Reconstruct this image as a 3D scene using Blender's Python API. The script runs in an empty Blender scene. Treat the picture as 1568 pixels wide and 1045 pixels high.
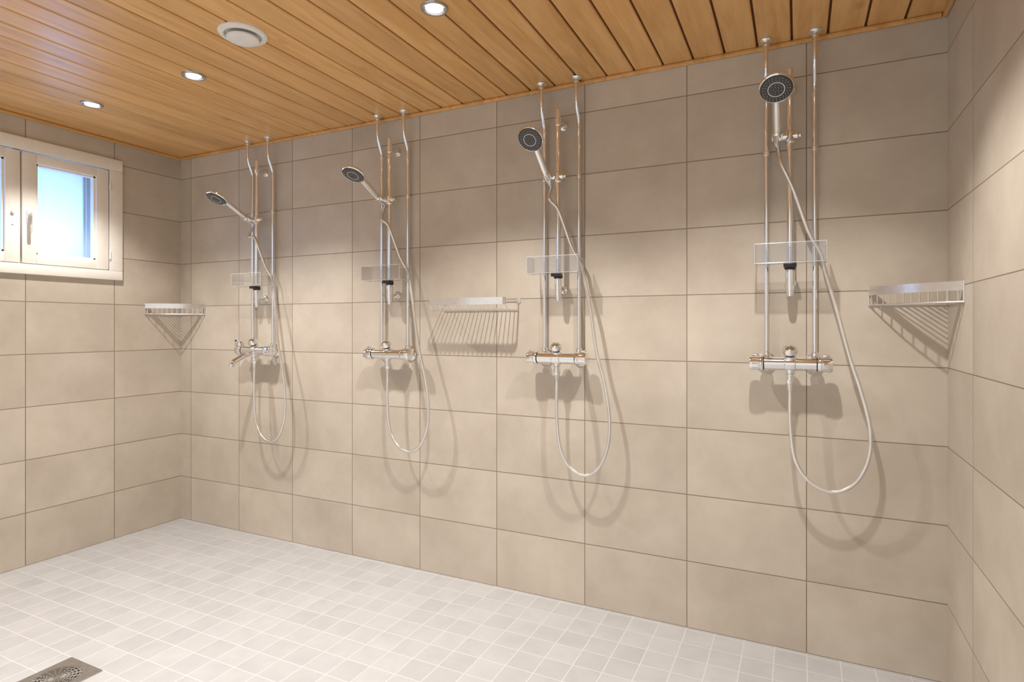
import bpy, bmesh, math, random
from mathutils import Vector, Matrix
random.seed(4)
S = bpy.context.scene
COL = S.collection

# ------------------------------------------------------------------ room dims (metres)
XL, XR = -3.263, 0.4236      # left / right wall faces
YB, YF = 2.2676, -1.1        # back wall face / front end of the modelled room
H = 2.115
ROW = 0.2487

# ------------------------------------------------------------------ node helpers
class NT:
    def __init__(s, name):
        m = bpy.data.materials.new(name); m.use_nodes = True
        s.m = m; s.t = m.node_tree; s.t.nodes.clear()
        s.out = s.t.nodes.new('ShaderNodeOutputMaterial')
    def n(s, typ, **kw):
        nd = s.t.nodes.new(typ)
        for k, v in kw.items(): setattr(nd, k, v)
        return nd
    def l(s, a, b): s.t.links.new(a, b)
    def setin(s, sock, v):
        if isinstance(v, bpy.types.NodeSocket): s.l(v, sock)
        else: sock.default_value = v
    def math(s, op, a, b=None, c=None):
        nd = s.n('ShaderNodeMath', operation=op)
        s.setin(nd.inputs[0], a)
        if b is not None: s.setin(nd.inputs[1], b)
        if c is not None: s.setin(nd.inputs[2], c)
        return nd.outputs[0]
    def mix(s, f, a, b, blend='MIX'):
        nd = s.n('ShaderNodeMix', data_type='RGBA', blend_type=blend)
        s.setin(nd.inputs[0], f); s.setin(nd.inputs[6], a); s.setin(nd.inputs[7], b)
        return nd.outputs[2]
    def ramp(s, f, stops):
        nd = s.n('ShaderNodeValToRGB')
        el = nd.color_ramp.elements
        while len(el) < len(stops): el.new(0.5)
        for e, (p, c) in zip(el, stops): e.position = p; e.color = c
        s.l(f, nd.inputs[0]); return nd.outputs[0]
    def bsdf(s, **kw):
        b = s.n('ShaderNodeBsdfPrincipled')
        for k, v in kw.items(): s.setin(b.inputs[k.replace('_', ' ')], v)
        s.l(b.outputs[0], s.out.inputs[0]); return b

def c4(r, g, b): return (r, g, b, 1.0)

def simple(name, col, rough=0.4, metal=0.0, var=0.04, nscale=30.0, bump=0.0, **kw):
    k = NT(name)
    g = k.n('ShaderNodeTexCoord')
    nz = k.n('ShaderNodeTexNoise'); nz.inputs['Scale'].default_value = nscale; nz.inputs['Detail'].default_value = 2
    k.l(g.outputs['Object'], nz.inputs['Vector'])
    lo = c4(*[max(0, x * (1 - var)) for x in col]); hi = c4(*[min(1, x * (1 + var)) for x in col])
    cc = k.ramp(nz.outputs[0], [(0.3, lo), (0.7, hi)])
    b = k.bsdf(Base_Color=cc, Roughness=rough, Metallic=metal, **kw)
    return k.m

def tile_mat(name, au, av, u0, v0, su, sv, ca, cb, grout, gw, rough=0.45, nscale=3.0, cellvar=0.04, bumpd=0.0015):
    k = NT(name)
    g = k.n('ShaderNodeNewGeometry'); sp = k.n('ShaderNodeSeparateXYZ'); k.l(g.outputs['Position'], sp.inputs[0])
    un = k.math('DIVIDE', k.math('SUBTRACT', sp.outputs[au], u0), su)
    vn = k.math('DIVIDE', k.math('SUBTRACT', sp.outputs[av], v0), sv)
    def line(x, s):
        d = k.math('ABSOLUTE', k.math('SUBTRACT', k.math('FRACT', x), 0.5))
        d = k.math('SUBTRACT', 0.5, d)
        d = k.math('MULTIPLY', d, s)           # metres to nearest line
        mr = k.n('ShaderNodeMapRange'); mr.interpolation_type = 'SMOOTHSTEP'
        k.l(d, mr.inputs[0]); mr.inputs[1].default_value = gw * 0.35; mr.inputs[2].default_value = gw * 0.65
        mr.inputs[3].default_value = 1.0; mr.inputs[4].default_value = 0.0
        return mr.outputs[0]
    gm = k.math('MAXIMUM', line(un, su), line(vn, sv))
    cb_ = k.n('ShaderNodeCombineXYZ'); k.l(k.math('FLOOR', un), cb_.inputs[0]); k.l(k.math('FLOOR', vn), cb_.inputs[1])
    wn = k.n('ShaderNodeTexWhiteNoise'); k.l(cb_.outputs[0], wn.inputs['Vector'])
    off = k.n('ShaderNodeVectorMath', operation='MULTIPLY_ADD')
    k.l(wn.outputs['Color'], off.inputs[0]); off.inputs[1].default_value = (7, 7, 7); k.l(g.outputs['Position'], off.inputs[2])
    nz = k.n('ShaderNodeTexNoise'); nz.inputs['Scale'].default_value = nscale; nz.inputs['Detail'].default_value = 5; nz.inputs['Roughness'].default_value = 0.65
    k.l(off.outputs[0], nz.inputs['Vector'])
    base = k.ramp(nz.outputs[0], [(0.32, c4(*ca)), (0.68, c4(*cb))])
    f = k.math('MULTIPLY_ADD', wn.outputs['Value'], cellvar * 2, 1.0 - cellvar)
    cc = k.n('ShaderNodeCombineXYZ')
    for i in range(3): k.l(f, cc.inputs[i])
    base = k.mix(1.0, base, cc.outputs[0], 'MULTIPLY')
    col = k.mix(gm, base, c4(*grout))
    b = k.bsdf(Base_Color=col, Roughness=k.math('MULTIPLY_ADD', gm, 0.35, rough))
    b.inputs['Specular IOR Level'].default_value = 0.4
    hgt = k.math('SUBTRACT', k.math('MULTIPLY', nz.outputs[0], 0.12), gm)
    bp = k.n('ShaderNodeBump'); bp.inputs['Strength'].default_value = 0.5; bp.inputs['Distance'].default_value = bumpd
    k.l(hgt, bp.inputs['Height']); k.l(bp.outputs[0], b.inputs['Normal'])
    return k.m

WA, WB, WG = (0.49, 0.433, 0.362), (0.61, 0.553, 0.475), (0.27, 0.215, 0.165)
m_back = tile_mat('tile_wall_back', 0, 2, 0.0265, 0, 0.4, ROW, WA, WB, WG, 0.0034)
m_left = tile_mat('tile_wall_left', 1, 2, 1.893, 0, 0.4, ROW, WA, WB, WG, 0.0038)
m_right = tile_mat('tile_wall_right', 1, 2, 1.967, 0, 0.4, ROW, WA, WB, WG, 0.003)
m_floor = tile_mat('tile_floor', 0, 1, 0.0265, 0.05, 0.1, 0.1, (0.455, 0.462, 0.478), (0.515, 0.522, 0.538), (0.60, 0.60, 0.61), 0.0038, rough=0.36, nscale=8, cellvar=0.04, bumpd=0.0006)

def wood_mat(name, dark, light):
    k = NT(name)
    g = k.n('ShaderNodeNewGeometry'); sp = k.n('ShaderNodeSeparateXYZ'); k.l(g.outputs['Position'], sp.inputs[0])
    cell = k.math('FLOOR', k.math('DIVIDE', k.math('ADD', sp.outputs[0], 3.319), 0.11))
    wn = k.n('ShaderNodeTexWhiteNoise', noise_dimensions='1D'); k.l(cell, wn.inputs['W'])
    cb = k.n('ShaderNodeCombineXYZ')
    k.l(k.math('MULTIPLY', sp.outputs[0], 14.0), cb.inputs[0])
    k.l(k.math('MULTIPLY_ADD', wn.outputs['Value'], 40.0, k.math('MULTIPLY', sp.outputs[1], 1.3)), cb.inputs[1])
    k.l(k.math('MULTIPLY', sp.outputs[2], 14.0), cb.inputs[2])
    nz = k.n('ShaderNodeTexNoise'); nz.inputs['Scale'].default_value = 1.6; nz.inputs['Detail'].default_value = 4; nz.inputs['Distortion'].default_value = 1.0
    k.l(cb.outputs[0], nz.inputs['Vector'])
    fine = k.n('ShaderNodeTexNoise'); fine.inputs['Scale'].default_value = 9; fine.inputs['Detail'].default_value = 2
    k.l(cb.outputs[0], fine.inputs['Vector'])
    v = k.math('ADD', k.math('MULTIPLY', nz.outputs[0], 0.75), k.math('MULTIPLY', fine.outputs[0], 0.25))
    base = k.ramp(v, [(0.33, c4(*dark)), (0.62, c4(*light))])
    # occasional knots
    vo = k.n('ShaderNodeTexVoronoi'); vo.inputs['Scale'].default_value = 1.0
    cv = k.n('ShaderNodeCombineXYZ')
    k.l(k.math('MULTIPLY', sp.outputs[0], 5.0), cv.inputs[0]); k.l(k.math('MULTIPLY_ADD', wn.outputs['Value'], 17.0, k.math('MULTIPLY', sp.outputs[1], 3.0)), cv.inputs[1])
    k.l(cv.outputs[0], vo.inputs['Vector'])
    mr = k.n('ShaderNodeMapRange'); k.l(vo.outputs['Distance'], mr.inputs[0]); mr.inputs[1].default_value = 0.03; mr.inputs[2].default_value = 0.10; mr.inputs[3].default_value = 0.45; mr.inputs[4].default_value = 0
    base = k.mix(mr.outputs[0], base, c4(dark[0]*0.6, dark[1]*0.45, dark[2]*0.4))
    f = k.math('MULTIPLY_ADD', wn.outputs['Value'], 0.16, 0.92)
    cc = k.n('ShaderNodeCombineXYZ')
    for i in range(3): k.l(f, cc.inputs[i])
    base = k.mix(1.0, base, cc.outputs[0], 'MULTIPLY')
    b = k.bsdf(Base_Color=base, Roughness=0.33)
    bp = k.n('ShaderNodeBump'); bp.inputs['Strength'].default_value = 0.15; bp.inputs['Distance'].default_value = 0.001
    k.l(v, bp.inputs['Height']); k.l(bp.outputs[0], b.inputs['Normal'])
    return k.m
m_wood = wood_mat('lacquered_wood', (0.60, 0.315, 0.105), (0.76, 0.45, 0.18))
m_gap = simple('groove_dark_wood', (0.11, 0.038, 0.013), 0.8)
m_chrome = simple('chrome', (0.86, 0.87, 0.88), 0.07, 1.0, 0.02)
m_alu = simple('brushed_aluminium', (0.84, 0.83, 0.82), 0.28, 0.95, 0.04, 60)
m_steel = simple('stainless_steel', (0.50, 0.49, 0.48), 0.35, 1.0, 0.08, 60)
m_hose = simple('hose_metal', (0.80, 0.79, 0.77), 0.22, 0.85, 0.05)
m_black = simple('black_plastic', (0.02, 0.02, 0.022), 0.35)
m_face = simple('dark_spray_face', (0.045, 0.047, 0.05), 0.3)
m_nozzle = simple('nozzle_rubber', (0.55, 0.55, 0.55), 0.5)
m_white = simple('white_plastic', (0.82, 0.80, 0.77), 0.35)
m_paint = simple('cream_window_paint', (0.88, 0.85, 0.80), 0.35, 0, 0.02)
m_outer = simple('blue_lit_sash_paint', (0.66, 0.74, 0.82), 0.4, 0, 0.02)  # white paint; the blue of the daylight is put into its colour
m_dark = simple('dark_hole', (0.01, 0.01, 0.01), 0.9)

def clear_mat(name, tint, base=0.04, edge=0.5, rough=0.03):
    k = NT(name)
    tr = k.n('ShaderNodeBsdfTransparent')
    nz = k.n('ShaderNodeTexNoise'); nz.inputs['Scale'].default_value = 12
    k.l(k.ramp(nz.outputs[0], [(0.3, c4(*tint)), (0.7, c4(*[min(1, t * 1.02) for t in tint]))]), tr.inputs[0])
    gs = k.n('ShaderNodeBsdfGlossy'); gs.inputs['Roughness'].default_value = rough
    lw = k.n('ShaderNodeLayerWeight'); lw.inputs[0].default_value = 0.5
    f = k.math('MULTIPLY_ADD', k.math('POWER', lw.outputs['Facing'], 4.0), edge, base)
    mx = k.n('ShaderNodeMixShader')
    k.l(f, mx.inputs[0])
    k.l(tr.outputs[0], mx.inputs[1]); k.l(gs.outputs[0], mx.inputs[2]); k.l(mx.outputs[0], k.out.inputs[0])
    return k.m
m_acryl = clear_mat('clear_acrylic', (0.925, 0.925, 0.93), 0.09)
m_glass = clear_mat('window_glass', (0.98, 0.985, 0.985), 0.02)
k = NT('acrylic_bright_edge')  # brightness of the clear edges is put into a half-white colour
tr = k.n('ShaderNodeBsdfTransparent'); df = k.n('ShaderNodeBsdfPrincipled'); df.inputs['Base Color'].default_value = c4(0.85, 0.85, 0.86); df.inputs['Roughness'].default_value = 0.15
nz = k.n('ShaderNodeTexNoise'); nz.inputs['Scale'].default_value = 20
mx = k.n('ShaderNodeMixShader'); k.l(k.math('MULTIPLY_ADD', nz.outputs[0], 0.2, 0.33), mx.inputs[0]); k.l(tr.outputs[0], mx.inputs[1]); k.l(df.outputs[0], mx.inputs[2]); k.l(mx.outputs[0], k.out.inputs[0])
m_edge = k.m

k = NT('frosted_glass')
tl = k.n('ShaderNodeBsdfTranslucent'); nz = k.n('ShaderNodeTexNoise'); nz.inputs['Scale'].default_value = 300
k.l(k.ramp(nz.outputs[0], [(0.3, c4(0.74, 0.82, 0.90)), (0.7, c4(0.82, 0.89, 0.95))]), tl.inputs[0])
k.l(tl.outputs[0], k.out.inputs[0]); m_frost = k.m

def emit(name, col, s):
    k = NT(name); e = k.n('ShaderNodeEmission'); e.inputs[0].default_value = c4(*col); e.inputs[1].default_value = s
    k.l(e.outputs[0], k.out.inputs[0]); return k.m
m_led = emit('led_lens', (1, 0.96, 0.92), 10)

# ------------------------------------------------------------------ mesh helpers
def empty(name, loc):
    e = bpy.data.objects.new(name, None); e.location = loc; e.empty_display_size = 0.05
    COL.objects.link(e); return e

def finish(bm, name, mats, parent=None, smooth=True, ang=35):
    me = bpy.data.meshes.new(name)
    bmesh.ops.recalc_face_normals(bm, faces=bm.faces)
    bm.to_mesh(me); bm.free()
    for m in (mats if isinstance(mats, (list, tuple)) else [mats]): me.materials.append(m)
    if smooth:
        me.polygons.foreach_set('use_smooth', [True] * len(me.polygons))
        try: me.set_sharp_from_angle(angle=math.radians(ang))
        except Exception: pass
    o = bpy.data.objects.new(name, me); COL.objects.link(o)
    if parent is not None:
        o.parent = parent; me.transform(Matrix.Translation(-parent.location))
    else:
        vs = [v.co for v in me.vertices]
        c = Vector([(min(v[i] for v in vs) + max(v[i] for v in vs)) / 2 for i in range(3)])
        me.transform(Matrix.Translation(-c)); o.location = c
    return o

def b_box(bm, a, b, bev=0.0, mi=0):
    vs = [bm.verts.new((x, y, z)) for x in (a[0], b[0]) for y in (a[1], b[1]) for z in (a[2], b[2])]
    fs = []
    for q in [(0,1,3,2), (4,6,7,5), (0,4,5,1), (2,3,7,6), (0,2,6,4), (1,5,7,3)]:
        fs.append(bm.faces.new([vs[i] for i in q]))
    for f in fs: f.material_index = mi
    if bev:
        es = list({e for f in fs for e in f.edges})
        r = bmesh.ops.bevel(bm, geom=es, offset=bev, segments=2, affect='EDGES', profile=0.5)
        for f in r['faces']: f.material_index = mi

def frame_of(d):
    d = Vector(d).normalized()
    a = Vector((0, 0, 1)) if abs(d.z) < 0.9 else Vector((1, 0, 0))
    u = d.cross(a).normalized(); v = d.cross(u).normalized()
    return d, u, v

def b_lathe(bm, org, d, prof, seg=28, mi=0):
    org = Vector(org); d, u, v = frame_of(d)
    rings = []
    for r, h in prof:
        if r < 1e-6: rings.append([bm.verts.new(org + d * h)])
        else: rings.append([bm.verts.new(org + d * h + (u * math.cos(2*math.pi*i/seg) + v * math.sin(2*math.pi*i/seg)) * r) for i in range(seg)])
    for A, B in zip(rings, rings[1:]):
        for i in range(seg):
            j = (i + 1) % seg
            if len(A) == 1 and len(B) == 1: break
            if len(A) == 1: f = bm.faces.new((A[0], B[i], B[j]))
            elif len(B) == 1: f = bm.faces.new((A[i], A[j], B[0]))
            else: f = bm.faces.new((A[i], A[j], B[j], B[i]))
            f.material_index = mi

def b_cyl(bm, p, q, r, r2=None, seg=20, mi=0, bev=0.0):
    p = Vector(p); q = Vector(q); L = (q - p).length
    r2 = r if r2 is None else r2
    if bev: pr = [(0, 0), (r - bev, 0), (r, bev), (r2, L - bev), (r2 - bev, L), (0, L)]
    else: pr = [(0, 0), (r, 0), (r2, L), (0, L)]
    b_lathe(bm, p, q - p, pr, seg, mi)

def smooth_path(pts, n):
    P = [Vector(p) for p in pts]; P = [2*P[0]-P[1]] + P + [2*P[-1]-P[-2]]
    out = []
    for i in range(1, len(P) - 2):
        a, b, c, d = P[i-1:i+3]
        for kk in range(n):
            t = kk / n
            out.append(0.5 * ((2*b) + (c-a)*t + (2*a-5*b+4*c-d)*t*t + (3*b-a-3*c+d)*t**3))
    out.append(P[-2]); return out

def resample(path, step):
    out = [path[0]]; acc = 0.0
    for a, b in zip(path, path[1:]):
        L = (b - a).length
        if L < 1e-9: continue
        t = step - acc
        while t <= L:
            out.append(a + (b - a) * (t / L)); t += step
        acc = (acc + L) % step
    if (out[-1] - path[-1]).length > step * 0.3: out.append(path[-1])
    return out

def b_tube(bm, path, rad, seg=10, mi=0, cap=True):
    path = [Vector(p) for p in path]; n = len(path)
    T = []
    for i in range(n):
        T.append((path[min(i+1, n-1)] - path[max(i-1, 0)]).normalized())
    _, u, _ = frame_of(T[0]); rings = []
    for i in range(n):
        u = (u - T[i] * u.dot(T[i])).normalized(); v = T[i].cross(u)
        r = rad(i) if callable(rad) else rad
        rings.append([bm.verts.new(path[i] + (u*math.cos(2*math.pi*j/seg) + v*math.sin(2*math.pi*j/seg)) * r) for j in range(seg)])
    for A, B in zip(rings, rings[1:]):
        for j in range(seg):
            f = bm.faces.new((A[j], A[(j+1) % seg], B[(j+1) % seg], B[j])); f.material_index = mi
    if cap:
        bm.faces.new(rings[0]).material_index = mi; bm.faces.new(rings[-1]).material_index = mi

def b_ribbon(bm, pts, z0, z1, th, mi=0):
    n = len(pts); P = [Vector((p[0], p[1], 0)) for p in pts]; cols = []
    for i in range(n):
        t = (P[min(i+1, n-1)] - P[max(i-1, 0)]).normalized(); nn = Vector((-t.y, t.x, 0)) * th / 2
        a, b = P[i] - nn, P[i] + nn
        cols.append([bm.verts.new((a.x, a.y, z0)), bm.verts.new((b.x, b.y, z0)), bm.verts.new((b.x, b.y, z1)), bm.verts.new((a.x, a.y, z1))])
    for A, B in zip(cols, cols[1:]):
        for j in range(4):
            bm.faces.new((A[j], A[(j+1) % 4], B[(j+1) % 4], B[j])).material_index = mi
    bm.faces.new(cols[0]); bm.faces.new(cols[-1])

# ------------------------------------------------------------------ room shell
bm = bmesh.new(); b_box(bm, (XL - 0.2, YF, -0.12), (XR + 0.15, YB + 0.15, 0)); finish(bm, 'floor', m_floor, smooth=False)
bm = bmesh.new(); b_box(bm, (XL - 0.2, YB, 0), (XR + 0.15, YB + 0.15, H + 0.05)); finish(bm, 'wall_back', m_back, smooth=False)
bm = bmesh.new(); b_box(bm, (XR, YF, 0), (XR + 0.15, YB, H + 0.05)); finish(bm, 'wall_right', m_right, smooth=False)
WY0, WY1, WZ0, WZ1 = 1.045, 1.895, 1.40, 1.985
bm = bmesh.new()
b_box(bm, (XL - 0.2, YF, 0), (XL, WY0, H + 0.05)); b_box(bm, (XL - 0.2, WY1, 0), (XL, YB, H + 0.05))
b_box(bm, (XL - 0.2, WY0, 0), (XL, WY1, WZ0)); b_box(bm, (XL - 0.2, WY0, WZ1), (XL, WY1, H + 0.05))
finish(bm, 'wall_left', m_left, smooth=False)

# ceiling: tongue-and-groove boards on a dark backing
bm = bmesh.new()
b_box(bm, (XL, YF, H + 0.009), (XR, YB, H + 0.05), mi=1)
x = -3.319
while x < XR:
    a = max(x + 0.0035, XL + 0.001); b = min(x + 0.11 - 0.0035, XR - 0.001)
    if b - a > 0.008:
        pr = [(a, H + 0.009), (a, H + 0.003), (a + 0.003, H), (b - 0.003, H), (b, H + 0.003), (b, H + 0.009)]
        v0 = [bm.verts.new((p[0], YF, p[1])) for p in pr]; v1 = [bm.verts.new((p[0], YB - 0.001, p[1])) for p in pr]
        for i in range(5): bm.faces.new((v0[i], v0[i+1], v1[i+1], v1[i]))
        bm.faces.new(v0); bm.faces.new(v1)
    x += 0.11
finish(bm, 'ceiling', [m_wood, m_gap], smooth=False)

def trim(name, a, b): 
    bm = bmesh.new(); b_box(bm, a, b, 0.004); finish(bm, name, m_wood)
trim('trim_1', (XL + 0.016, YB - 0.015, H - 0.015), (XR - 0.016, YB - 0.0005, H - 0.0005))
trim('trim_2', (XL + 0.0005, YF, H - 0.015), (XL + 0.015, YB - 0.0005, H - 0.0005))
trim('trim_3', (XR - 0.015, YF, H - 0.015), (XR - 0.0005, YB - 0.0005, H - 0.0005))

# ------------------------------------------------------------------ window
W = empty('window_1', (XL, 1.47, 1.69))
bm = bmesh.new()   # architrave
ty0, ty1, tz0, tz1 = 1.014, 1.926, 1.372, 2.010
xa, xb = XL - 0.0, XL + 0.018
b_box(bm, (xa, ty0, tz1 - 0.06), (xb, ty1, tz1), 0.003); b_box(bm, (xa, ty0, tz0), (xb, ty1, tz0 + 0.048), 0.003)
b_box(bm, (xa, ty0, tz0 + 0.048), (xb, ty0 + 0.064, tz1 - 0.06), 0.003); b_box(bm, (xa, ty1 - 0.064, tz0 + 0.048), (xb, ty1, tz1 - 0.06), 0.003)
finish(bm, 'architrave', m_paint, W)
bm = bmesh.new()   # jamb lining
jx = XL - 0.19
b_box(bm, (jx, WY0 + 0.001, WZ0 + 0.001), (XL - 0.001, WY0 + 0.028, WZ1 - 0.001)); b_box(bm, (jx, WY1 - 0.028, WZ0 + 0.001), (XL - 0.001, WY1 - 0.001, WZ1 - 0.001))
b_box(bm, (jx, WY0 + 0.028, WZ0 + 0.001), (XL - 0.001, WY1 - 0.028, WZ0 + 0.024)); b_box(bm, (jx, WY0 + 0.028, WZ1 - 0.024), (XL - 0.001, WY1 - 0.028, WZ1 - 0.001))
b_box(bm, (jx, 1.455, WZ0 + 0.024), (XL - 0.03, 1.485, WZ1 - 0.024))
finish(bm, 'jamb', m_outer, W)
def sash(nm, y0, y1, z0, z1, x0, x1, st, rl, mat, gm, gx, bev=0.004):
    bm = bmesh.new()
    b_box(bm, (x0, y0, z0), (x1, y0 + st, z1), bev); b_box(bm, (x0, y1 - st, z0), (x1, y1, z1), bev)
    b_box(bm, (x0, y0 + st - 0.001, z1 - rl), (x1 - 0.001, y1 - st + 0.001, z1), bev); b_box(bm, (x0, y0 + st - 0.001, z0), (x1 - 0.001, y1 - st + 0.001, z0 + rl), bev)
    i0, i1, k0, k1 = y0 + st, y1 - st, z0 + rl, z1 - rl; bw = 0.008; xx = x1 - 0.012
    b_box(bm, (x0, i0, k0), (xx, i0 + bw, k1)); b_box(bm, (x0, i1 - bw, k0), (xx, i1, k1))
    b_box(bm, (x0, i0, k0), (xx, i1, k0 + bw)); b_box(bm, (x0, i0, k1 - bw), (xx, i1, k1))
    finish(bm, nm, mat, W)
    bm = bmesh.new(); b_box(bm, (gx - 0.002, i0, k0), (gx + 0.002, i1, k1)); finish(bm, nm + '_glass', gm, W, smooth=False)
sash('casement_right', 1.474, 1.858, 1.424, 1.946, XL - 0.028, XL + 0.012, 0.060, 0.046, m_paint, m_glass, XL - 0.02)
sash('casement_left', 1.082, 1.468, 1.424, 1.946, XL - 0.028, XL + 0.012, 0.060, 0.046, m_paint, m_glass, XL - 0.02)
sash('outer_sash_right', 1.490, 1.865, 1.426, 1.958, XL - 0.125, XL - 0.09, 0.060, 0.036, m_outer, m_frost, XL - 0.11)
sash('outer_sash_left', 1.075, 1.452, 1.426, 1.958, XL - 0.125, XL - 0.09, 0.060, 0.036, m_outer, m_frost, XL - 0.11)
bm = bmesh.new()   # lever handle
hx = XL + 0.012
b_box(bm, (hx, 1.492, 1.612), (hx + 0.006, 1.516, 1.672), 0.002)
b_cyl(bm, (hx, 1.504, 1.655), (hx + 0.035, 1.504, 1.655), 0.008)
b_tube(bm, smooth_path([(hx + 0.033, 1.504, 1.662), (hx + 0.036, 1.504, 1.64), (hx + 0.034, 1.504, 1.60), (hx + 0.030, 1.504, 1.56)], 5), 0.0075)
finish(bm, 'lever_handle', m_white, W)
bm = bmesh.new()
for z in (1.50, 1.86):
    b_cyl(bm, (XL + 0.021, 1.860, z - 0.02), (XL + 0.021, 1.860, z + 0.02), 0.005, seg=12)
b_cyl(bm, (hx, 1.437, 1.655), (hx + 0.012, 1.437, 1.655), 0.007, seg=14)
b_cyl(bm, (hx, 1.437, 1.60), (hx + 0.004, 1.437, 1.60), 0.004, seg=14)
finish(bm, 'hinges', m_white, W)

# ------------------------------------------------------------------ downlights, with an added rear fill row
def downlight(x, y, power, color=(1, 0.945, 0.88), blend=0.6):
    e = empty('downlight_or_fill', (x, y, H))
    bm = bmesh.new()
    b_lathe(bm, (x, y, H), (0, 0, -1), [(0.033, 0.001), (0.033, 0.004), (0.036, 0.006), (0.042, 0.005), (0.044, 0.0)], 40)
    finish(bm, 'bezel', m_steel, e)
    bm = bmesh.new(); b_lathe(bm, (x, y, H), (0, 0, -1), [(0.0335, 0.0035), (0.027, 0.0015), (0.0, 0.0015)], 32, 0)
    finish(bm, 'reflector', m_chrome, e)
    bm = bmesh.new(); b_lathe(bm, (x, y, H), (0, 0, -1), [(0.0, 0.0056), (0.020, 0.0050), (0.0275, 0.0030), (0.028, 0.001)], 32)
    finish(bm, 'lens', m_led, e)
    L = bpy.data.lights.new('spot', 'SPOT'); L.energy = power; L.color = color
    L.spot_size = math.radians(112); L.spot_blend = blend; L.shadow_soft_size = 0.02
    o = bpy.data.objects.new('spot', L); COL.objects.link(o); o.parent = e; o.location = (0, 0, -0.026)
for x, y, p in [(-0.11, 1.54, 52), (-1.015, 1.54, 58), (-2.14, 1.54, 56), (-2.82, 1.54, 42), (-0.55, 0.1, 62), (-1.6, 0.1, 62), (-2.65, 0.1, 56)]: downlight(x, y, p)  # rear row is added, out of view, to brighten the lower walls

# ceiling air valve
v = empty('ceiling_air_vent', (-1.684, 1.3925, H))
bm = bmesh.new(); b_lathe(bm, v.location, (0, 0, -1), [(0.078, 0), (0.078, 0.004), (0.074, 0.009), (0.062, 0.012), (0.058, 0.009), (0.056, 0.001), (0, 0.001)], 48); finish(bm, 'outer_ring', m_white, v)
bm = bmesh.new(); b_lathe(bm, v.location, (0, 0, -1), [(0.010, 0.0), (0.012, 0.012), (0.048, 0.014), (0.052, 0.018), (0.050, 0.023), (0.040, 0.026), (0, 0.027)], 48); finish(bm, 'valve_disc', m_white, v)

# floor drain
fx, fy, hs = -2.130, 1.060, 0.088
d = empty('floor_drain', (fx, fy, 0))
bm = bmesh.new()
seg = 48; outer = []; inner = []; rec = []
for i in range(seg):
    a = 2 * math.pi * (i) / seg; c, s = math.cos(a), math.sin(a); kx = hs / max(abs(c), abs(s))
    outer.append((fx + c * kx, fy + s * kx)); inner.append((fx + c * 0.071, fy + s * 0.071))
A = [bm.verts.new((*p, 0.0005)) for p in outer]; B = [bm.verts.new((*p, 0.003)) for p in outer]
C = [bm.verts.new((*p, 0.003)) for p in inner]; D = [bm.verts.new((*p, 0.0006)) for p in inner]
for P, Q in ((A, B), (B, C), (C, D)):
    for i in range(seg): bm.faces.new((P[i], P[(i+1) % seg], Q[(i+1) % seg], Q[i]))
finish(bm, 'square_rim', m_steel, d)
bm = bmesh.new(); b_cyl(bm, (fx, fy, 0.0004), (fx, fy, 0.0012), 0.070, seg=40); finish(bm, 'dark_well', m_dark, d)
bm = bmesh.new()   # grate : rings and spokes
for r in (0.012, 0.022, 0.032, 0.042, 0.052, 0.062, 0.069):
    b_lathe(bm, (fx, fy, 0), (0, 0, 1), [(r - 0.0038, 0.001), (r - 0.0038, 0.003), (r + 0.0019, 0.003), (r + 0.0019, 0.001)], 40)
for i in range(18):
    a = math.pi * 2 * i / 18
    b_cyl(bm, (fx + 0.01*math.cos(a), fy + 0.01*math.sin(a), 0.0022), (fx + 0.069*math.cos(a), fy + 0.069*math.sin(a), 0.0022), 0.0018, seg=6)
b_cyl(bm, (fx, fy, 0.0012), (fx, fy, 0.0032), 0.008)
finish(bm, 'grate', m_steel, d)

# ------------------------------------------------------------------ showers
def rosette(bm, p, r, th=0.008):
    b_lathe(bm, p, (0, -1, 0), [(0, 0.0004), (r, 0.0004), (r, th*0.4), (r*0.82, th), (r*0.4, th*1.25), (0, th*1.25)], 32)

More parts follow.
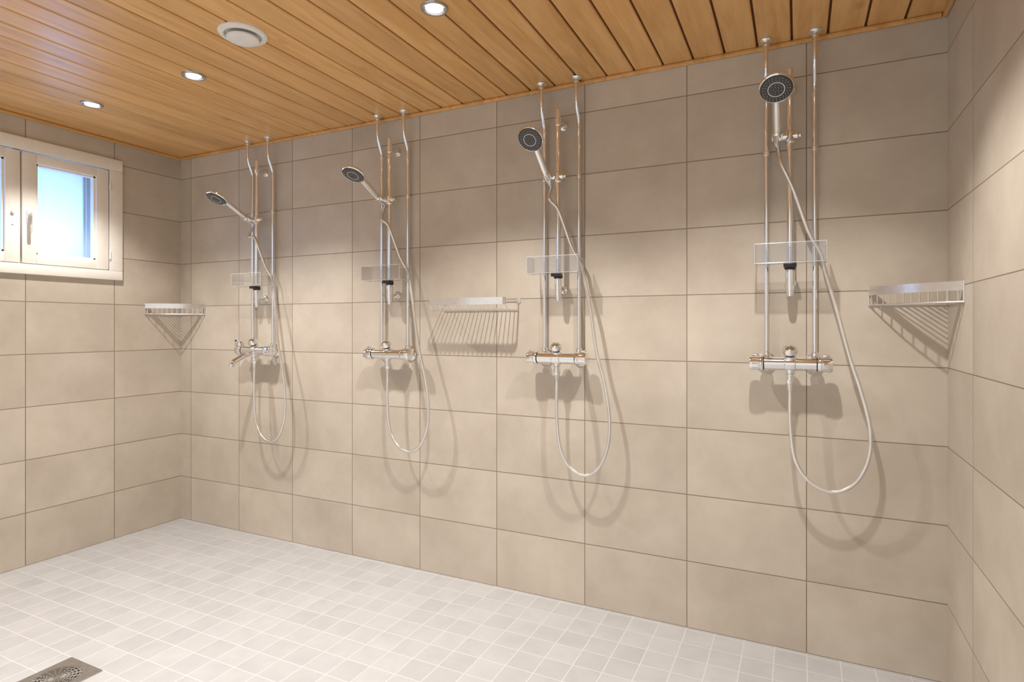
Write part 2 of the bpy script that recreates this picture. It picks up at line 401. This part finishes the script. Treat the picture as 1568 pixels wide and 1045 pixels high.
def shower(cx, hz, head, bot, xs, spout=False):
    """cx: centre x; hz: slider height; head: (dx, off, z) of spray head"""
    E = empty('shower_set', (cx, YB, 1.0))
    def P(dx, off, z): return Vector((cx + dx, YB - off, z))
    # supply pipes
    bm = bmesh.new()
    for sx in (-0.075, 0.075):
        path = [P(sx, 0.055, H - 0.001), P(sx, 0.055, 2.06)] + smooth_path([P(sx, 0.055, 2.04), P(sx, 0.050, 2.01), P(sx, 0.036, 1.975), P(sx, 0.024, 1.945), P(sx, 0.022, 1.91)], 6) + [P(sx, 0.022, 1.0)]
        b_tube(bm, path, 0.0078, 14)
        b_lathe(bm, P(sx, 0.055, H - 0.0005), (0, 0, -1), [(0, 0), (0.023, 0), (0.023, 0.003), (0.016, 0.009), (0.012, 0.011), (0.012, 0.02), (0.008, 0.021)], 26)
    finish(bm, 'supply_pipes', m_chrome, E)
    bm = bmesh.new()
    for sx in (-0.075, 0.075):
        b_cyl(bm, P(sx, 0.022, 1.722), P(sx, 0.022, 1.738), 0.0105, bev=0.002)
        b_cyl(bm, P(sx, 0.0005, 1.73), P(sx, 0.022, 1.73), 0.005)
    finish(bm, 'pipe_clamps', m_alu, E)
    # rail
    bm = bmesh.new()
    b_cyl(bm, P(0, 0.060, 1.235), P(0, 0.060, 2.0), 0.0105, seg=24, bev=0.003)
    for z in (1.275, 1.945):
        b_cyl(bm, P(0, 0.001, z), P(0, 0.060, z), 0.0085)
        b_cyl(bm, P(0, 0.060, z - 0.016), P(0, 0.060, z + 0.016), 0.0135, bev=0.003, seg=24)
        rosette(bm, P(0, 0, z), 0.019)
    finish(bm, 'riser_rail', m_chrome, E)
    # slider / handset holder
    bm = bmesh.new()
    b_cyl(bm, P(-0.058, 0.062, hz), P(0.026, 0.062, hz), 0.0125, seg=24, bev=0.003)
    b_cyl(bm, P(0, 0.060, hz - 0.024), P(0, 0.060, hz + 0.018), 0.0165, seg=24, bev=0.004)
    b_cyl(bm, P(0.026, 0.062, hz), P(0.034, 0.062, hz), 0.009, seg=20, bev=0.002)
    hp = P(-0.038, 0.092, hz + 0.002)
    hd = P(*head)
    dr = (hd - hp).normalized()
    b_cyl(bm, hp - dr * 0.018, hp + dr * 0.014, 0.0155, 0.0175, seg=24, bev=0.002)
    b_cyl(bm, P(-0.038, 0.062, hz), hp, 0.010)
    finish(bm, 'slider_holder', m_chrome, E)
    # handset
    side = Vector((1, 0, 0)); nrm = dr.cross(side)
    if nrm.z > 0: nrm = -nrm
    nrm = (nrm.normalized() + dr * 0.12).normalized()
    bm = bmesh.new()
    hb = hd - nrm * 0.014
    path = smooth_path([hp - dr * 0.040, hp, hp + (hb - hp) * 0.4 - nrm * 0.004, hp + (hb - hp) * 0.75 - nrm * 0.005, hb], 8)
    n = len(path)
    b_tube(bm, path, lambda i: 0.0100 + 0.0045 * math.sin(math.pi * min(1, i / n * 1.05)) , 18)
    b_lathe(bm, hd, -nrm, [(0.0, 0.002), (0.045, 0.002), (0.0475, 0.0), (0.051, 0.003), (0.052, 0.009), (0.048, 0.015), (0.034, 0.021), (0.018, 0.026), (0, 0.028)], 44)
    finish(bm, 'handset', m_chrome, E)
    bm = bmesh.new()
    b_lathe(bm, hd, nrm, [(0.0455, -0.002), (0.0450, 0.0008), (0.030, 0.0022), (0.0, 0.0026)], 40)
    finish(bm, 'spray_face', m_face, E)
    bm = bmesh.new(); _, fu, fv = frame_of(nrm)
    for rr, cnt in ((0.039, 24), (0.032, 20), (0.016, 9), (0.008, 5)):
        for i in range(cnt):
            a = 2 * math.pi * i / cnt; c = hd + (fu * math.cos(a) + fv * math.sin(a)) * rr
            b_cyl(bm, c, c + nrm * 0.0042, 0.0014, 0.001, seg=6)
    b_lathe(bm, hd, nrm, [(0.0225, 0.002), (0.0225, 0.0036), (0.0255, 0.0036), (0.0255, 0.002)], 32)
    finish(bm, 'nozzles', m_nozzle, E)
    # tray on the rail: clear acrylic box open on top
    t0, t1, f0, f1, z0, z1, w = -0.1085, 0.1085, 0.0525, 0.132, 1.337, 1.402, 0.003
    bm = bmesh.new()
    def bx(a, b): b_box(bm, (cx + a[0], YB - a[1], a[2]), (cx + b[0], YB - b[1], b[2]))
    bx((t0, f1, z0), (t1, f0 + 0.024, z0 + w)); bx((t0, f0+0.024, z0), (-0.014, f0, z0 + w)); bx((0.014, f0 + 0.024, z0), (t1, f0, z0 + w))
    bx((t0, f1, z0 + w), (t1, f1 - w, z1)); bx((t0, f1 - w, z0 + w), (t0 + w, f0, z1)); bx((t1 - w, f1 - w, z0 + w), (t1, f0, z1 - 0.012))
    finish(bm, 'acrylic_tray', m_acryl, E, smooth=False)
    bm = bmesh.new(); h = w / 2
    rr = 0.0014
    b_tube(bm, [P(t0 + h, f0, z1), P(t0 + h, f1 - h, z1)], rr, 8)
    b_tube(bm, [P(t0 + h, f1 - h, z1), P(t1 - h, f1 - h, z1)], rr, 8)
    b_tube(bm, [P(t1 - h, f1 - h, z1 - 0.012), P(t1 - h, f0, z1 - 0.012)], rr, 8)
    for sx in (t0 + h, t1 - h): b_tube(bm, [P(sx, f1 - h, z0), P(sx, f1 - h, z1)], rr, 8)
    b_tube(bm, [P(t0 + h, f1 - h, z0), P(t1 - h, f1 - h, z0)], rr, 8)
    for sx in (t0 + h, t1 - h): b_tube(bm, [P(sx, f1 - h, z0), P(sx, f0, z0)], rr, 8)
    finish(bm, 'tray_edges', m_edge, E)
    bm = bmesh.new()
    b_cyl(bm, P(0, 0.060, 1.318), P(0, 0.060, 1.337), 0.0180, seg=24, bev=0.003)
    b_box(bm, (cx - 0.020, YB - 0.092, 1.325), (cx + 0.020, YB - 0.066, 1.337), 0.002)
    finish(bm, 'tray_clip', m_black, E)
    bm = bmesh.new()
    b_lathe(bm, P(0, 0.060, 1.314), (0, 0, -1), [(0, 0), (0.0150, 0), (0.0155, 0.006), (0.0145, 0.022), (0.0145, 0.058), (0.0125, 0.070), (0.0105, 0.086), (0, 0.088)], 24)
    finish(bm, 'rail_end_fitting', m_chrome, E)
    # mixer
    mz = 1.0; mo = 0.075
    bm = bmesh.new()
    for s in (-1, 1):
        rosette(bm, P(s * 0.075, 0, mz), 0.034, 0.011)
        b_cyl(bm, P(s * 0.075, 0.002, mz), P(s * 0.075, mo, mz), 0.013)
        b_lathe(bm, P(s * 0.075, 0.030, mz), (0, -1, 0), [(0, 0), (0.017, 0), (0.0205, 0.003), (0.0205, 0.016), (0.017, 0.020), (0, 0.020)], 6)
        b_cyl(bm, P(s * 0.075, 0.022, mz - 0.012), P(s * 0.075, 0.022, mz + 0.038), 0.0130, seg=20, bev=0.002)
    b_cyl(bm, P(-0.080, mo, mz), P(0.080, mo, mz), 0.0225, seg=32, bev=0.001)
    b_lathe(bm, P(-0.018, mo, mz), (1, 0, 0), [(0.022, 0), (0.0245, 0.003), (0.0255, 0.018), (0.0245, 0.033), (0.022, 0.036)], 32)
    for s in (-1, 1):
        b_lathe(bm, P(s * 0.0815, mo, mz), (s, 0, 0), [(0.018, 0), (0.0255, 0.001), (0.0268, 0.005), (0.0268, 0.011), (0.0250, 0.013), (0.0268, 0.015), (0.0268, 0.038), (0.0245, 0.044), (0.014, 0.0465), (0, 0.0465)], 32)
        for q in range(10):   # grip ribs
            an = 2 * math.pi * q / 10; cy, cz = math.cos(an) * 0.0262, math.sin(an) * 0.0262
            b_cyl(bm, P(s * 0.098, mo + cy, mz + cz), P(s * 0.118, mo + cy, mz + cz), 0.0022, seg=8)
        b_box(bm, (cx + s * 0.108 - 0.010, YB - mo - 0.006, mz + 0.023), (cx + s * 0.108 + 0.010, YB - mo + 0.006, mz + 0.033), 0.002)
    # centre diverter dome + outlet
    b_lathe(bm, P(0, mo, mz + 0.012), Vector((0, -0.35, 1)), [(0, 0), (0.018, 0), (0.018, 0.014), (0.013, 0.017), (0.013, 0.020), (0.0205, 0.023), (0.0240, 0.032), (0.0215, 0.044), (0.012, 0.052), (0, 0.054)], 28)
    b_lathe(bm, P(0, mo, mz - 0.014), (0, 0, -1), [(0, 0), (0.015, 0), (0.015, 0.018), (0.0115, 0.021), (0.0115, 0.03), (0.0135, 0.031), (0.0135, 0.048), (0.009, 0.056), (0, 0.056)], 24)
    ho = (0.0, mo, mz - 0.068)
    if spout:
        b_tube(bm, smooth_path([P(-0.005, mo, mz - 0.012), P(-0.008, mo + 0.05, mz - 0.022), P(-0.012, mo + 0.10, mz - 0.044), P(-0.014, mo + 0.125, mz - 0.060), P(-0.014, mo + 0.128, mz - 0.078)], 6), 0.0125, 16)
        b_cyl(bm, P(-0.135, mo, mz + 0.018), P(-0.105, mo + 0.03, mz + 0.052), 0.006)
        b_lathe(bm, P(-0.105, mo, mz + 0.022), (0, -0.2, 1), [(0, 0), (0.014, 0), (0.019, 0.008), (0.019, 0.018), (0.012, 0.026), (0, 0.028)], 20)
    finish(bm, 'thermostatic_mixer', m_chrome, E)
    # black seams between body and the two control knobs
    bm = bmesh.new()
    for s in (-1, 1): b_lathe(bm, P(s * 0.0798, mo, mz), (s, 0, 0), [(0, 0), (0.0232, 0), (0.0232, 0.0022), (0, 0.0022)], 32)
    b_lathe(bm, P(0, mo, mz + 0.012) + Vector((0, -0.35, 1)).normalized() * 0.0165, Vector((0, -0.35, 1)), [(0, 0), (0.0145, 0), (0.0145, 0.003), (0, 0.003)], 24)
    finish(bm, 'knob_seams', m_black, E)
    # hose
    hs_ = hp - dr * 0.055
    he = [(hs_.x - cx, YB - hs_.y, hs_.z)]
    def zz(z): return mz - 0.1 - (mz - 0.1 - z) * ((mz - 0.1 - bot) / (mz - 0.1 - 0.586)) if z < mz - 0.1 else z
    mid = [(-0.028, 0.086, hz - 0.09), (0.010, 0.080, 1.585), (0.055, 0.055, 1.445), (0.092, 0.0415, 1.37), (0.103, 0.0435, 1.32), (0.136, 0.06, 1.19), (0.173, 0.075, 1.03), (0.206, 0.08, 0.915), (0.230, 0.085, 0.80), (0.225, 0.085, 0.70), (0.187, 0.085, 0.620), (0.126, 0.085, 0.586), (0.059, 0.085, 0.612), (0.016, 0.082, 0.68), (0.001, 0.078, 0.79)]
    pts = [P(*he[0])] + [P(a * (xs if z < 1.1 else 1), o, zz(z)) for a, o, z in mid] + [P(ho[0], ho[1], ho[2] - 0.035), P(*ho)]
    path = resample(smooth_path(pts, 24), 0.0021)
    bm = bmesh.new(); b_tube(bm, path, lambda i: 0.0072 if i % 2 else 0.0060, 10)
    finish(bm, 'hose', m_hose, E, ang=80)
    bm = bmesh.new()
    b_cyl(bm, hp - dr * 0.036, hp - dr * 0.062, 0.0105, 0.0075)
    b_cyl(bm, P(*ho), P(ho[0], ho[1], ho[2] - 0.022), 0.0105, 0.008)
    finish(bm, 'hose_nuts', m_chrome, E)

shower(-0.024, 1.770, (-0.037, 0.250, 1.868), 0.586, 1.0)
shower(-0.865, 1.727, (-0.050, 0.225, 1.835), 0.547, 0.95)
shower(-1.700, 1.715, (-0.035, 0.270, 1.782), 0.562, 1.0)
shower(-2.565, 1.690, (-0.035, 0.275, 1.760), 0.533, 1.0, spout=True)

# ------------------------------------------------------------------ wire baskets
def corner_basket(xc, sx):
    """corner at (xc, YB); sx = +1 extends to +x, -1 to -x"""
    E = empty('corner_wire_basket', (xc, YB, 1.2))
    R = 0.213; g = 0.003
    def Q(a, b): return (xc + sx * a, YB - b)     # a along back wall, b along side wall
    bm = bmesh.new()
    arc = []
    for i in range(25):
        t = i / 24; a = R + (g - R) * t; b = g + (R - g) * t; bow = 0.022 * math.sin(math.pi * t)
        arc.append(Q(a + bow * 0.707, b + bow * 0.707))
    b_ribbon(bm, arc, 1.228, 1.255, 0.003)
    finish(bm, 'front_band', m_alu, E, ang=50)
    bm = bmesh.new()
    zb = 1.196
    b_tube(bm, [(p[0], p[1], zb) for p in arc], 0.0026, 8)
    for i in range(1, 24, 2): b_tube(bm, [(*arc[i], 1.230), (*arc[i], zb)], 0.0019, 6)
    b_tube(bm, [(*Q(0.004, 0.004), zb), (*Q(R - 0.004, 0.004), zb), ], 0.0024, 8)
    b_tube(bm, [(*Q(0.004, 0.004), zb), (*Q(0.004, R - 0.004), zb)], 0.0024, 8)
    b_tube(bm, [(*Q(0.004, 0.004), 1.25), (*Q(R, 0.004), 1.25)], 0.0018, 8)
    b_tube(bm, [(*Q(0.004, 0.004), 1.25), (*Q(0.004, R), 1.25)], 0.0018, 8)
    for r in [0.022 + 0.0192 * i for i in range(10)]:
        b_tube(bm, [(*Q(r, 0.004), zb + 0.002), (*Q(0.004, r), zb + 0.002)], 0.0019, 8)
    for q in (Q(R, 0.002), Q(0.002, R), Q(0.003, 0.003)): b_tube(bm, [(*q, 1.256), (*q, zb - 0.003)], 0.0025, 8)
    finish(bm, 'wire_grid', m_alu, E)
    return E
corner_basket(XR, -1)
corner_basket(XL, 1)

E = empty('wall_wire_shelf', (-1.25, YB, 1.2))
x0, x1, off = -1.437, -1.068, 0.138
bm = bmesh.new()
pts = [(x0, YB - off + 0.012), (x0 + 0.004, YB - off + 0.003), (x0 + 0.012, YB - off), (x1 - 0.012, YB - off), (x1 - 0.004, YB - off + 0.003), (x1, YB - off + 0.012)]
b_ribbon(bm, pts, 1.217, 1.246, 0.003); finish(bm, 'front_band', m_alu, E, ang=50)
bm = bmesh.new()
for xx in (x0, x1):
    b_tube(bm, [(xx, YB - off + 0.012, 1.235), (xx, YB - 0.002, 1.235)], 0.0025, 8)
    b_tube(bm, [(xx, YB - off + 0.012, 1.219), (xx, YB - off + 0.03, 1.196), (xx, YB - 0.004, 1.196)], 0.0025, 8)
    b_lathe(bm, (xx, YB, 1.235), (0, -1, 0), [(0, 0.0005), (0.011, 0.0005), (0.011, 0.004), (0, 0.005)], 18)
b_tube(bm, [(x0, YB - 0.004, 1.196), (x1, YB - 0.004, 1.196)], 0.0022, 8)
b_tube(bm, [(x0, YB - 0.004, 1.235), (x1, YB - 0.004, 1.235)], 0.0022, 8)
n = 19
for i in range(1, n):
    xx = x0 + (x1 - x0) * i / n
    b_tube(bm, [(xx, YB - off + 0.002, 1.220), (xx, YB - off + 0.002, 1.203), (xx, YB - off + 0.010, 1.196), (xx, YB - 0.006, 1.196)], 0.0020, 8)
finish(bm, 'wire_grid', m_alu, E)

# ------------------------------------------------------------------ daylight & world
L = bpy.data.lights.new('daylight', 'AREA'); L.shape = 'RECTANGLE'; L.size = 0.25; L.size_y = 0.9; L.energy = 9; L.color = (0.20, 0.48, 1.0)
o = bpy.data.objects.new('window_daylight', L); COL.objects.link(o)
o.location = (XL - 0.36, 1.38, 1.56); o.rotation_euler = (0, math.radians(-90), 0)

w = bpy.data.worlds.new('world'); S.world = w; w.use_nodes = True
bg = w.node_tree.nodes['Background']; bg.inputs[0].default_value = (1.0, 0.965, 0.93, 1); bg.inputs[1].default_value = 0.92

# ------------------------------------------------------------------ camera
cam = bpy.data.cameras.new('camera'); co = bpy.data.objects.new('camera', cam); COL.objects.link(co)
co.location = (0, 0, 1.124); co.rotation_euler = (math.radians(90), 0, math.radians(25.88))
cam.sensor_width = 36; cam.sensor_fit = 'HORIZONTAL'; cam.lens = 902.6 / 1568 * 36; cam.shift_y = -21.5 / 1568; cam.clip_start = 0.02
S.camera = co
S.view_settings.view_transform = 'Standard'; S.view_settings.look = 'None'; S.view_settings.exposure = 0.0
